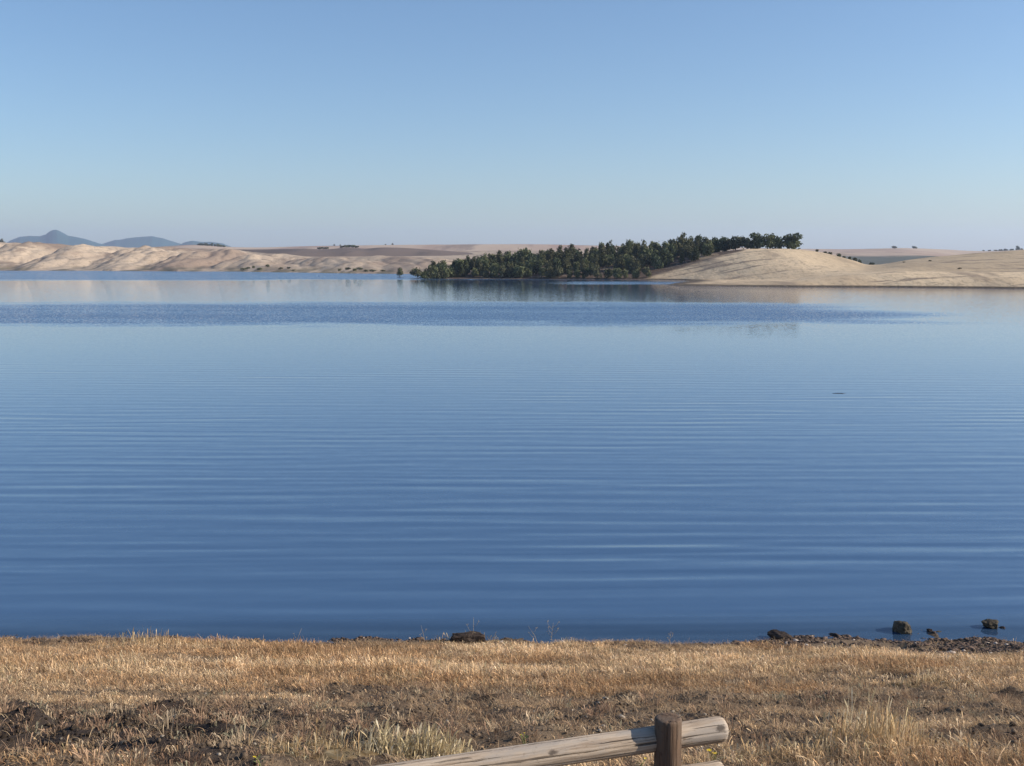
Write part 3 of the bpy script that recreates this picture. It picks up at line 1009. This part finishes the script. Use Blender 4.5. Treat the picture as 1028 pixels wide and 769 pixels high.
def field_grass():
    ntuft = 92000
    X, Y = frustum_pts(ntuft, 4.0, SHORE + 0.4, 8.0)
    b = bare(X, Y)
    e = Y - 0.012 * np.clip(X, -12, 25)
    keep = (1 - 0.93 * sstep(0.18, 0.62, b)) * (1 - 0.985 * beach(X, Y)) * sstep(SHORE - 0.35, SHORE - 0.9, e)
    k = rng.random(ntuft) < keep
    X, Y, b = X[k], Y[k], b[k]
    hs = 0.10 + 0.045 * sstep(13.5, 16.5, Y) + 0.09 * N2.fbm(X * 0.8, Y * 0.8, 3) - 0.055 * sstep(17.5, 21.0, Y) - 0.05 * sstep(0.1, 0.5, b) - 0.05 * ell(X, Y, 1.5, 12.6, 5.5, 1.6)
    hs += 0.10 * ell(X, Y, 3.4, 8.9, 1.4, 1.3) + 0.06 * ell(X, Y, -4.5, 20.5, 4, 1.5)
    hs = np.clip(hs * rng.uniform(0.55, 1.3, len(X)), 0.03, 0.34)
    nb = rng.integers(7, 15, len(X))
    i = np.repeat(np.arange(len(X)), nb)
    n = len(i)
    r = 0.075 * np.sqrt(rng.random(n)) * (0.6 + hs[i] * 3)
    a = rng.random(n) * 6.283
    bx, by = X[i] + r * np.cos(a), Y[i] + r * np.sin(a)
    bz = ground_z(bx, by) - 0.015
    h = hs[i] * rng.uniform(0.45, 1.2, n)
    lean_dir = np.where(rng.random(n) < 0.4, 2.8 + rng.normal(size=n) * 0.8, a)
    lean = np.clip(np.abs(rng.normal(0.5, 0.4, n)), 0, 1.25)
    tint_t = palette(len(X), GOLD, (5, 4, 2.5, 3, 1.0), 0.12)
    patch = N4.fbm(X * 0.35, Y * 0.8, 3)[:, None]
    tint_t = tint_t * (1 + 0.7 * patch) * np.where(patch > 0, (1.0, 1.0, 1.0), (1.04, 0.93, 0.85))
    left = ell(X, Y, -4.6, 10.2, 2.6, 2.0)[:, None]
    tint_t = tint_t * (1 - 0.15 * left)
    col = tint_t[i] * (1 + 0.2 * rng.normal(size=(n, 1))).clip(0.5, 1.6)
    head = np.where(rng.random(n) < 0.35, rng.uniform(0.006, 0.013, n), 0.0)
    w = rng.uniform(0.0028, 0.0055, n) * (1 + Y[i] / 40)
    V, Fq, C = blades(bx, by, bz, h, w, lean_dir, lean, col, head, 0.1 * rng.random(n))
    # matted dead stems lying over the ground
    n2 = 640000
    mx, my = frustum_pts(n2, 4.0, SHORE - 0.2, 8.0)
    keep2 = (1 - 0.5 * sstep(0.2, 0.8, bare(mx, my))) * (1 - 0.85 * ell(mx, my, -4.4, 9.8, 2.9, 1.9)) * (1 - 0.97 * beach(mx, my)) * (0.55 + 0.9 * N1.fbm(mx * 0.9, my * 2.0, 3))
    kk = rng.random(n2) < keep2
    mx, my = mx[kk], my[kk]
    n2 = len(mx)
    V2, F2, C2 = blades(mx, my, ground_z(mx, my) + 0.004, rng.uniform(0.05, 0.13, n2), rng.uniform(0.003, 0.006, n2), rng.random(n2) * 6.283,
                        rng.uniform(0.85, 1.3, n2), palette(n2, [(0.48, 0.335, 0.205), (0.37, 0.25, 0.15), (0.56, 0.425, 0.265), (0.26, 0.185, 0.12)], (4, 3, 2, 2), 0.2), np.zeros(n2), np.zeros(n2))
    # lone tufts on the open soil
    n3 = 3000
    tx, ty = frustum_pts(n3, 5.5, 15, 4.0)
    kk = rng.random(n3) < sstep(0.2, 0.5, bare(tx, ty)) * (0.35 + 0.65 * ell(tx, ty, -4.5, 9.6, 3.2, 2.6))
    tx, ty = tx[kk], ty[kk]
    ti = np.repeat(np.arange(len(tx)), rng.integers(20, 55, len(tx)))
    n3 = len(ti)
    ra, rr = rng.random(n3) * 6.283, 0.085 * np.sqrt(rng.random(n3))
    qx, qy = tx[ti] + rr * np.cos(ra), ty[ti] + rr * np.sin(ra)
    tc = palette(len(tx), [(0.38, 0.26, 0.17), (0.28, 0.18, 0.12), (0.50, 0.39, 0.26), (0.27, 0.25, 0.17)], (3, 3, 2, 1), 0.12)
    V3, F3, C3 = blades(qx, qy, ground_z(qx, qy) - 0.01, (rng.uniform(0.04, 0.17, len(tx)))[ti] * rng.uniform(0.5, 1.1, n3), rng.uniform(0.003, 0.006, n3), ra,
                        np.abs(rng.normal(0.45, 0.3, n3)), tc[ti] * (1 + 0.2 * rng.normal(size=(n3, 1))).clip(0.5, 1.6), np.where(rng.random(n3) < 0.4, 0.011, 0.0), 0.08 * rng.random(n3))
    F2, F3 = F2 + len(V), F3 + len(V) + len(V2)
    V, Fq, C = np.concatenate([V, V2, V3]), np.concatenate([Fq, F2, F3]), np.concatenate([C, C2, C3])
    print("grass blades", n, n2, n3)
    o = link("dry_grass", np_mesh("dry_grass", V, Fq, M_GRASS, C))
    tag(o, "short golden dry grass covering the near bank", "grass", None, "stuff")


field_grass()


def ground_at(px, py):
    for Y in np.arange(6.5, 24, 0.05):
        p = at(px, py, Y)
        if p.z <= float(ground_z([p.x], [Y])[0]):
            return p.x, Y
    p = at(px, py, SHORE)
    return p.x, SHORE


def clump(px, py, n, rx, ry, hmin, hmax, pal, lab, lean=0.25, head=0.012, name="grass_clump", w=(0.004, 0.008)):
    x, y = ground_at(px, py)
    bx, by = rng.normal(0, rx, n), rng.normal(0, ry, n)
    z0 = float(ground_z([x], [y])[0])
    bx, by = np.clip(bx, -1.9 * rx, 1.9 * rx), np.clip(by, -1.9 * ry, 1.9 * ry)
    bz = ground_z(bx + x, by + y) - z0 - 0.01
    h = rng.uniform(hmin, hmax, n) * np.exp(-0.25 * ((bx / rx) ** 2 + (by / ry) ** 2))
    V, Fq, C = blades(bx, by, bz, h, rng.uniform(w[0], w[1], n), rng.normal(0.4, 1.4, n), np.abs(rng.normal(lean, 0.16, n)),
                      palette(n, pal, [1] * len(pal), 0.15), np.where(rng.random(n) < 0.5, head, 0.0) * rng.uniform(.5, 1.3, n), 0.06 * rng.random(n))
    # matted thatch at the foot that holds the blades together
    gxx, gyy = np.meshgrid(np.linspace(-2 * rx, 2 * rx, 26), np.linspace(-2 * ry, 2 * ry, 18))
    rr = (gxx / (2 * rx)) ** 2 + (gyy / (2 * ry)) ** 2
    gzz = ground_z(gxx + x, gyy + y) - z0 - 0.035 + 0.04 * sstep(1.0, 0.3, rr) + 0.035 * rng.random(gxx.shape)
    TV = np.stack([gxx, gyy, gzz], -1).reshape(-1, 3)
    TF = grid_faces(18, 26) + len(V)
    TC = palette(len(TV), [tuple(np.array(p) * 0.36) for p in pal], [1] * len(pal), 0.25)
    V, Fq, C = np.concatenate([V, TV]), np.concatenate([Fq, TF]), np.concatenate([C, TC])
    o = link(name, np_mesh(name, V, Fq, M_GRASS, C), None, (x, y, z0))
    tag(o, lab, "grass")


PALE = [(0.66, 0.56, 0.36), (0.58, 0.46, 0.27), (0.52, 0.43, 0.25), (0.74, 0.65, 0.47)]
STR = [(0.58, 0.43, 0.24), (0.48, 0.33, 0.17), (0.64, 0.52, 0.33)]
clump(432, 760, 520, 0.22, 0.10, 0.16, 0.34, PALE, "thick pale cream grass clump just behind the sloping rail")
clump(385, 757, 260, 0.18, 0.12, 0.15, 0.34, PALE, "looser greenish straw clump left of the pale cream one", 0.3)
clump(318, 752, 200, 0.30, 0.18, 0.10, 0.28, STR, "thin straw tuft with bent seed heads left of the rail")
clump(884, 752, 420, 0.30, 0.22, 0.18, 0.44, STR, "tall straw clump with upright seed heads at lower right", 0.2)
clump(868, 740, 60, 0.25, 0.15, 0.34, 0.56, PALE, "few tallest thin stems rising over the lower right clump", 0.12, 0.014)
clump(790, 762, 240, 0.35, 0.12, 0.10, 0.24, STR, "low tangled straw clump at the bottom right of the fence end", 0.45)
clump(925, 690, 160, 0.30, 0.15, 0.12, 0.26, STR, "small golden clump on the open ground at right")
clump(148, 650, 300, 0.6, 0.2, 0.25, 0.45, STR, "taller straw clump sticking up against the water at left", 0.2, 0.012)
clump(470, 646, 120, 0.5, 0.12, 0.15, 0.3, STR, "straw tuft in front of the flat dark slab", 0.3)


def stalk(px, py, h, lab, branches=3, lean=0.2, seed=1):
    x, y = ground_at(px, py)
    r = random.Random(seed)
    bm = bmesh.new()
    tip = Vector((lean * h, 0, h))
    tube(bm, [(0, 0, -0.03), (lean * h * 0.4, 0.01, h * 0.5), tuple(tip)], [0.004, 0.0035, 0.002], 5)
    for k in range(branches):
        t = 0.35 + 0.5 * k / max(branches, 1)
        b = Vector((lean * h * t, 0, h * t))
        s = 1 if k % 2 else -1
        e = b + Vector((s * h * r.uniform(0.12, 0.3), r.uniform(-.1, .1), h * r.uniform(0.2, 0.35)))
        tube(bm, [tuple(b), tuple((b + e) / 2 + Vector((s * .02, 0, 0))), tuple(e)], [0.0028, 0.0024, 0.0018], 4)
        for q in range(3):
            f = e + Vector((r.uniform(-.03, .03), r.uniform(-.02, .02), r.uniform(-.02, .03)))
            tube(bm, [tuple(e), tuple(f)], [0.004, 0.002], 4)
    o = link("dry_stalk", bm_mesh("dry_stalk", bm, M_STALK), None, (x, y, float(ground_z([x], [y])[0])))
    tag(o, lab, "weed")


m_, nt_, out_ = new_mat("dry_stalk")
T_ = NT(nt_)
diffuse_out(T_, out_, T_.mix(T_.noise(T_.n("ShaderNodeTexCoord").outputs["Object"], 8.0), (0.30, 0.23, 0.15), (0.52, 0.43, 0.30)), 0.9)
M_STALK = m_
stalk(541, 648, 0.42, "leaning dry stalk against the water right of the dark slab", 2, -0.55, 2)
stalk(553, 648, 0.48, "branching dry weed against the water, upright beside the leaning stalk", 6, 0.1, 3)
stalk(427, 648, 0.42, "thin bent dry stalk against the water left of the dark slab", 2, -0.2, 4)
stalk(475, 646, 0.56, "tallest straight stalk with a cross tip behind the dark slab", 2, 0.02, 5)
stalk(297, 648, 0.36, "slanting dry stalk against the water at left", 1, 0.35, 6)
stalk(672, 648, 0.30, "short dry stalk against the water between slab and gravel shore", 3, 0.1, 7)
stalk(233, 690, 0.5, "long bleached stalk leaning over the dark soil at left", 1, -0.7, 8)


def mat_plain(name, a, b, s=20.0):
    m, nt, out = new_mat(name)
    T = NT(nt)
    diffuse_out(T, out, T.mix(T.noise(T.n("ShaderNodeTexCoord").outputs["Object"], s), a, b), 0.7)
    return m


M_PETAL = mat_plain("yellow_petals", (0.62, 0.42, 0.02), (0.80, 0.62, 0.04))
M_STEM = mat_plain("green_stem", (0.13, 0.17, 0.05), (0.22, 0.24, 0.09))


def flower(px, py, h, lab, heads, seed, petal_r=0.022):
    x, y = ground_at(px, py)
    r = random.Random(seed)
    t = empty("yellow_flower", (x, y, float(ground_z([x], [y])[0])))
    sb, tips = bmesh.new(), []
    for k in range(heads):
        tip = Vector((r.uniform(-.07, .07), r.uniform(-.05, .05), h * r.uniform(0.8, 1.05)))
        tube(sb, [(0, 0, -0.02), (tip.x * .5, tip.y * .3, tip.z * .55), tuple(tip)], [0.005, 0.004, 0.003], 5)
        for q in range(4):                                   # narrow leaves up the stem
            f = tip * r.uniform(.2, .8)
            a = r.uniform(0, 6.28)
            e = f + Vector((math.cos(a) * .05, math.sin(a) * .05, .03))
            mid = (f + e) / 2 + Vector((-math.sin(a), math.cos(a), 0)) * 0.007
            mid2 = (f + e) / 2 - Vector((-math.sin(a), math.cos(a), 0)) * 0.007
            sb.faces.new([sb.verts.new(v) for v in (f, mid, e, mid2)])
        tips.append(tip)
    link("stem", bm_mesh("stem", sb, M_STEM, False), t)
    for tip in tips:
        pb = bmesh.new()
        for k in range(9):
            a = 6.283 * k / 9
            d, w = Vector((math.cos(a), math.sin(a), 0.25)), Vector((-math.sin(a), math.cos(a), 0))
            pb.faces.new([pb.verts.new(tip + v) for v in (d * .003, d * petal_r * .6 + w * petal_r * .32, d * petal_r * 1.15, d * petal_r * .6 - w * petal_r * .32)])
        res = bmesh.ops.create_icosphere(pb, subdivisions=1, radius=petal_r * 0.4)
        for v in res["verts"]:
            v.co = Vector((v.co.x, v.co.y, v.co.z * .6)) + tip
        link("blossom", bm_mesh("blossom", pb, M_PETAL, False), t)
    tag(t, lab, "flower")


flower(719, 768, 0.10, "yellow wildflower just above the lower rail's end", 2, 1, 0.021)
flower(640, 775, 0.10, "yellow wildflower under the rail left of the post", 1, 2, 0.012)
flower(527, 752, 0.14, "yellow green weed behind the middle of the rail", 2, 3, 0.008)
flower(262, 772, 0.10, "yellow wildflower at the bottom edge left of the rail", 2, 4, 0.010)

# ------------------------------------------------------------------ log fence
def mat_log(name, pale, dark, grey, knots=()):
    m, nt, out = new_mat(name)
    T = NT(nt)
    P = T.n("ShaderNodeTexCoord").outputs["Object"]          # logs are built along their own Z
    W = T.n("ShaderNodeVectorMath", {0: T.noise(P, 3.0, 2, 0.5, "Color"), 1: (0.03, 0.03, 0)}, operation='MULTIPLY').outputs[0]
    Q = T.n("ShaderNodeVectorMath", {0: P, 1: W}, operation='ADD').outputs[0]
    g = T.noise(T.scalev(Q, (45, 45, 1.6)), 1.0, 6, 0.7)
    b = T.noise(T.scalev(P, (9, 9, 2.2)), 1.0, 5, 0.65)
    spot = T.noise(P, 42.0, 4, 0.7)
    crack = T.noise(T.scalev(Q, (34, 34, 0.9)), 1.0, 3, 0.5)
    c = T.mix(T.step(g, 0.36, 0.64), dark, pale)
    c = T.mix(T.math('MULTIPLY', T.step(b, 0.46, 0.62), 0.75), c, grey)
    c = T.mix(T.math('MULTIPLY', T.step(spot, 0.58, 0.70), 0.45), c, (dark[0] * .45, dark[1] * .45, dark[2] * .45))
    ck = T.math('MAXIMUM', T.step(crack, 0.60, 0.65), T.math('MULTIPLY', T.step(T.noise(T.scalev(Q, (70, 70, 2.4)), 1.0, 4, 0.6), 0.60, 0.66), 0.7))
    c = T.mix(T.math('MULTIPLY', ck, 0.8), c, (0.05, 0.037, 0.028))
    for (kx, ky, kz, kr, kw) in knots:
        d = T.n("ShaderNodeVectorMath", {0: P, 1: (kx, ky, kz)}, operation='SUBTRACT').outputs[0]
        d = T.n("ShaderNodeVectorMath", {0: T.scalev(d, (1, 1, 0.6))}, operation='LENGTH').outputs["Value"]
        d = T.math('ADD', d, T.math('MULTIPLY', T.math('SUBTRACT', spot, 0.5), kr * 1.2))
        c = T.mix(T.math('MULTIPLY', T.step(d, kr, kr * 0.45), kw), c, (0.06, 0.047, 0.038))
    hgt = T.math('SUBTRACT', T.math('MULTIPLY', g, 0.5), ck)
    diffuse_out(T, out, c, 0.85, hgt, 0.8, 0.008)
    return m

M_RAIL = mat_log("weathered_rail", (0.52, 0.425, 0.32), (0.30, 0.225, 0.16), (0.36, 0.32, 0.275),
                 ((0.05, -0.045, 0.055, 0.022, 0.8), (0.04, -0.02, 0.10, 0.02, 0.5), (0.055, -0.05, 1.0, 0.024, 0.8), (0.03, -0.06, 1.55, 0.02, 0.7)))
M_POST = mat_log("weathered_post", (0.19, 0.125, 0.082), (0.10, 0.066, 0.045), (0.14, 0.11, 0.085))


def log_mesh(name, L, r0, r1, mat, seed, chamfer=0.02, seg=96, end_dome=0.0):
    from mathutils import noise as mn
    bm = bmesh.new()
    zs = [0, chamfer * .35, chamfer] + list(np.linspace(0, L, 40)[1:-1]) + [L - chamfer, L - chamfer * .35, L]
    zs = sorted(z for z in zs if 0 <= z <= L)
    rings = []
    for z in zs:
        e = min(z, L - z)
        k = 1.0 if e >= chamfer else math.sqrt(max(0.0, 1 - (1 - e / chamfer) ** 2)) * 0.28 + 0.72
        ring = []
        for i in range(seg):
            a = 2 * math.pi * i / seg
            r = (r0 + (r1 - r0) * z / L) * k
            r *= 1 + 0.035 * mn.noise(Vector((math.cos(a) * .9, math.sin(a) * .9, z * 1.6 + seed))) + 0.012 * mn.noise(Vector((math.cos(a) * 4, math.sin(a) * 4, z * 5 + seed)))
            r *= 1 + 0.010 * mn.noise(Vector((math.cos(a) * 9, math.sin(a) * 9, z * 0.9 + seed)))
            for a0, w0, dp, zc, zl in ((-1.1, 0.06, 0.10, 0.35, 0.8), (-0.55, 0.05, 0.08, 1.25, 0.6), (-1.75, 0.05, 0.07, 0.9, 0.7), (0.4, 0.06, 0.09, 0.6, 0.9), (2.4, 0.06, 0.08, 0.5, 0.9)):
                q = (a - a0 - 0.10 * mn.noise(Vector((z * 2.2 + seed, a0, 0))) + math.pi) % (2 * math.pi) - math.pi   # drying splits along the grain
                r *= 1 - dp * math.exp(-(q / w0) ** 2) * max(0.0, 1 - ((z - zc) / zl) ** 2)
            ring.append(bm.verts.new((r * math.cos(a), r * math.sin(a), z)))
        rings.append(ring)
    for a, b in zip(rings, rings[1:]):
        for i in range(seg):
            bm.faces.new((a[i], a[(i + 1) % seg], b[(i + 1) % seg], b[i]))
    for ring, z, s in ((rings[0], -end_dome, -1), (rings[-1], L + end_dome, 1)):
        c = bm.verts.new((0, 0, z))
        for i in range(seg):
            bm.faces.new((ring[i], ring[(i + 1) % seg], c))
    return bm_mesh(name, bm, mat, True)


def place_log(name, me, a, b, parent):
    o = link(name, me, parent, a - parent.location)
    o.rotation_mode = 'QUATERNION'
    o.rotation_quaternion = Vector((0, 0, 1)).rotation_difference((b - a).normalized())
    return o


YP = 5.5
post_top = at(671, 720, YP)
PR = 14.2 / F * YP
ptop = Vector((post_top.x, YP, post_top.z))
gz = float(ground_z([ptop.x], [YP])[0])
fence = empty("log_fence", (ptop.x, YP, gz))
tag(fence, "low weathered log fence with round rails at bottom centre", "fence")
place_log("post", log_mesh("post", ptop.z - gz + 0.35, PR * 1.04, PR, M_POST, 2.0, 0.008), Vector((ptop.x, YP, gz - 0.35)), ptop, fence)
# top rail: level pole fixed to the back of the post, coming nearer to the left
RR = 13.0 / F * 5.6
rc = at(727, 731.5, 5.66)
yaw = math.radians(17.6)
dirL = Vector((-math.cos(yaw), -math.sin(yaw), 0.0))
off = Vector((0, 0, 0))
end_l = rc + dirL * 3.0
place_log("rail", log_mesh("rail", 3.0, RR * 1.03, RR * 0.9, M_RAIL, 5.0, 0.03, end_dome=0.004), rc, end_l, fence)
rc2 = at(725, 775.0, 5.66)
place_log("rail", log_mesh("rail", 3.0, RR * 0.98, RR, M_RAIL, 9.0, 0.03, end_dome=0.004), rc2, rc2 + dirL * 3.0, fence)
p2 = rc + dirL * 2.7 + Vector((math.sin(yaw), -math.cos(yaw), 0)) * (RR + PR * 0.9)
g2 = float(ground_z([p2.x], [p2.y])[0])
place_log("post", log_mesh("post", rc.z + 0.12 - g2 + 0.35, PR * 1.04, PR, M_POST, 12.0, 0.012), Vector((p2.x, p2.y, g2 - 0.35)),
          Vector((p2.x, p2.y, rc.z + 0.12)), fence)

# thin stick floating out on the lake
sY = Yat(395)
bm = bmesh.new()
tube(bm, [(-0.4, 0, 0.0), (-0.12, 0.06, 0.008), (0.15, 0.02, 0.006), (0.42, 0.1, 0.0)], [0.012, 0.02, 0.018, 0.008], 6)
tube(bm, [(0.08, 0.03, 0.01), (0.22, -0.1, 0.03)], [0.01, 0.005], 5)
tag(link("driftwood", bm_mesh("driftwood", bm, M_DARKROCK), None, ((845 - CX) / F * sY, sY, 0.0)), "thin dark stick floating on the open water at right", "driftwood")

# ------------------------------------------------------------------ haze
bm = bmesh.new()
bmesh.ops.create_cube(bm, size=1.0)
for v in bm.verts:
    v.co = Vector((v.co.x * 26000, v.co.y * 26000 + 500, (v.co.z + 0.5) * 330 - 12))
me = bpy.data.meshes.new("haze")
bm.to_mesh(me)
bm.free()
m, nt, out = new_mat("haze_air")
T = NT(nt)
vol = T.n("ShaderNodeVolumePrincipled", {"Color": (0.61, 0.75, 1.0, 1), "Density": 7.0e-5, "Anisotropy": 0.2})
nt.links.new(vol.outputs[0], out.inputs["Volume"])
me.materials.append(m)
hz = link("haze", me)
tag(hz, "thin blue air haze over the lake and hills", "haze", None, "stuff")

# ------------------------------------------------------------------ light
EL, AZ = math.radians(26), math.radians(88)          # azimuth: from behind the camera towards the right
sd = Vector((math.sin(AZ) * math.cos(EL), -math.cos(AZ) * math.cos(EL), math.sin(EL)))
sun_d = bpy.data.lights.new("sun", 'SUN')
sun_d.energy = 5.0
sun_d.angle = math.radians(0.5)
sun_d.color = (1.0, 0.89, 0.76)
sun = bpy.data.objects.new("sun", sun_d)
sun.rotation_mode = 'QUATERNION'
sun.rotation_quaternion = Vector((0, 0, 1)).rotation_difference(sd)
COL.objects.link(sun)

w = bpy.data.worlds.new("World")
scene.world = w
w.use_nodes = True
wt = w.node_tree
bg = wt.nodes["Background"]
sky = wt.nodes.new("ShaderNodeTexSky")
sky.sky_type = 'NISHITA'
sky.sun_disc = False
sky.sun_elevation = EL
sky.sun_rotation = math.atan2(sd.x, sd.y)
sky.altitude = 300
sky.air_density = 1.0
sky.dust_density = 0.9
sky.ozone_density = 4.6
wt.links.new(sky.outputs[0], bg.inputs[0])
bg.inputs[1].default_value = 0.114

scene.view_settings.view_transform = 'Standard'
scene.view_settings.look = 'None'
scene.view_settings.exposure = 0.35
scene.view_settings.gamma = 1.0
scene.view_settings.use_curve_mapping = False
scene.cycles.max_bounces = 8
scene.cycles.transparent_max_bounces = 8
scene.cycles.volume_bounces = 1
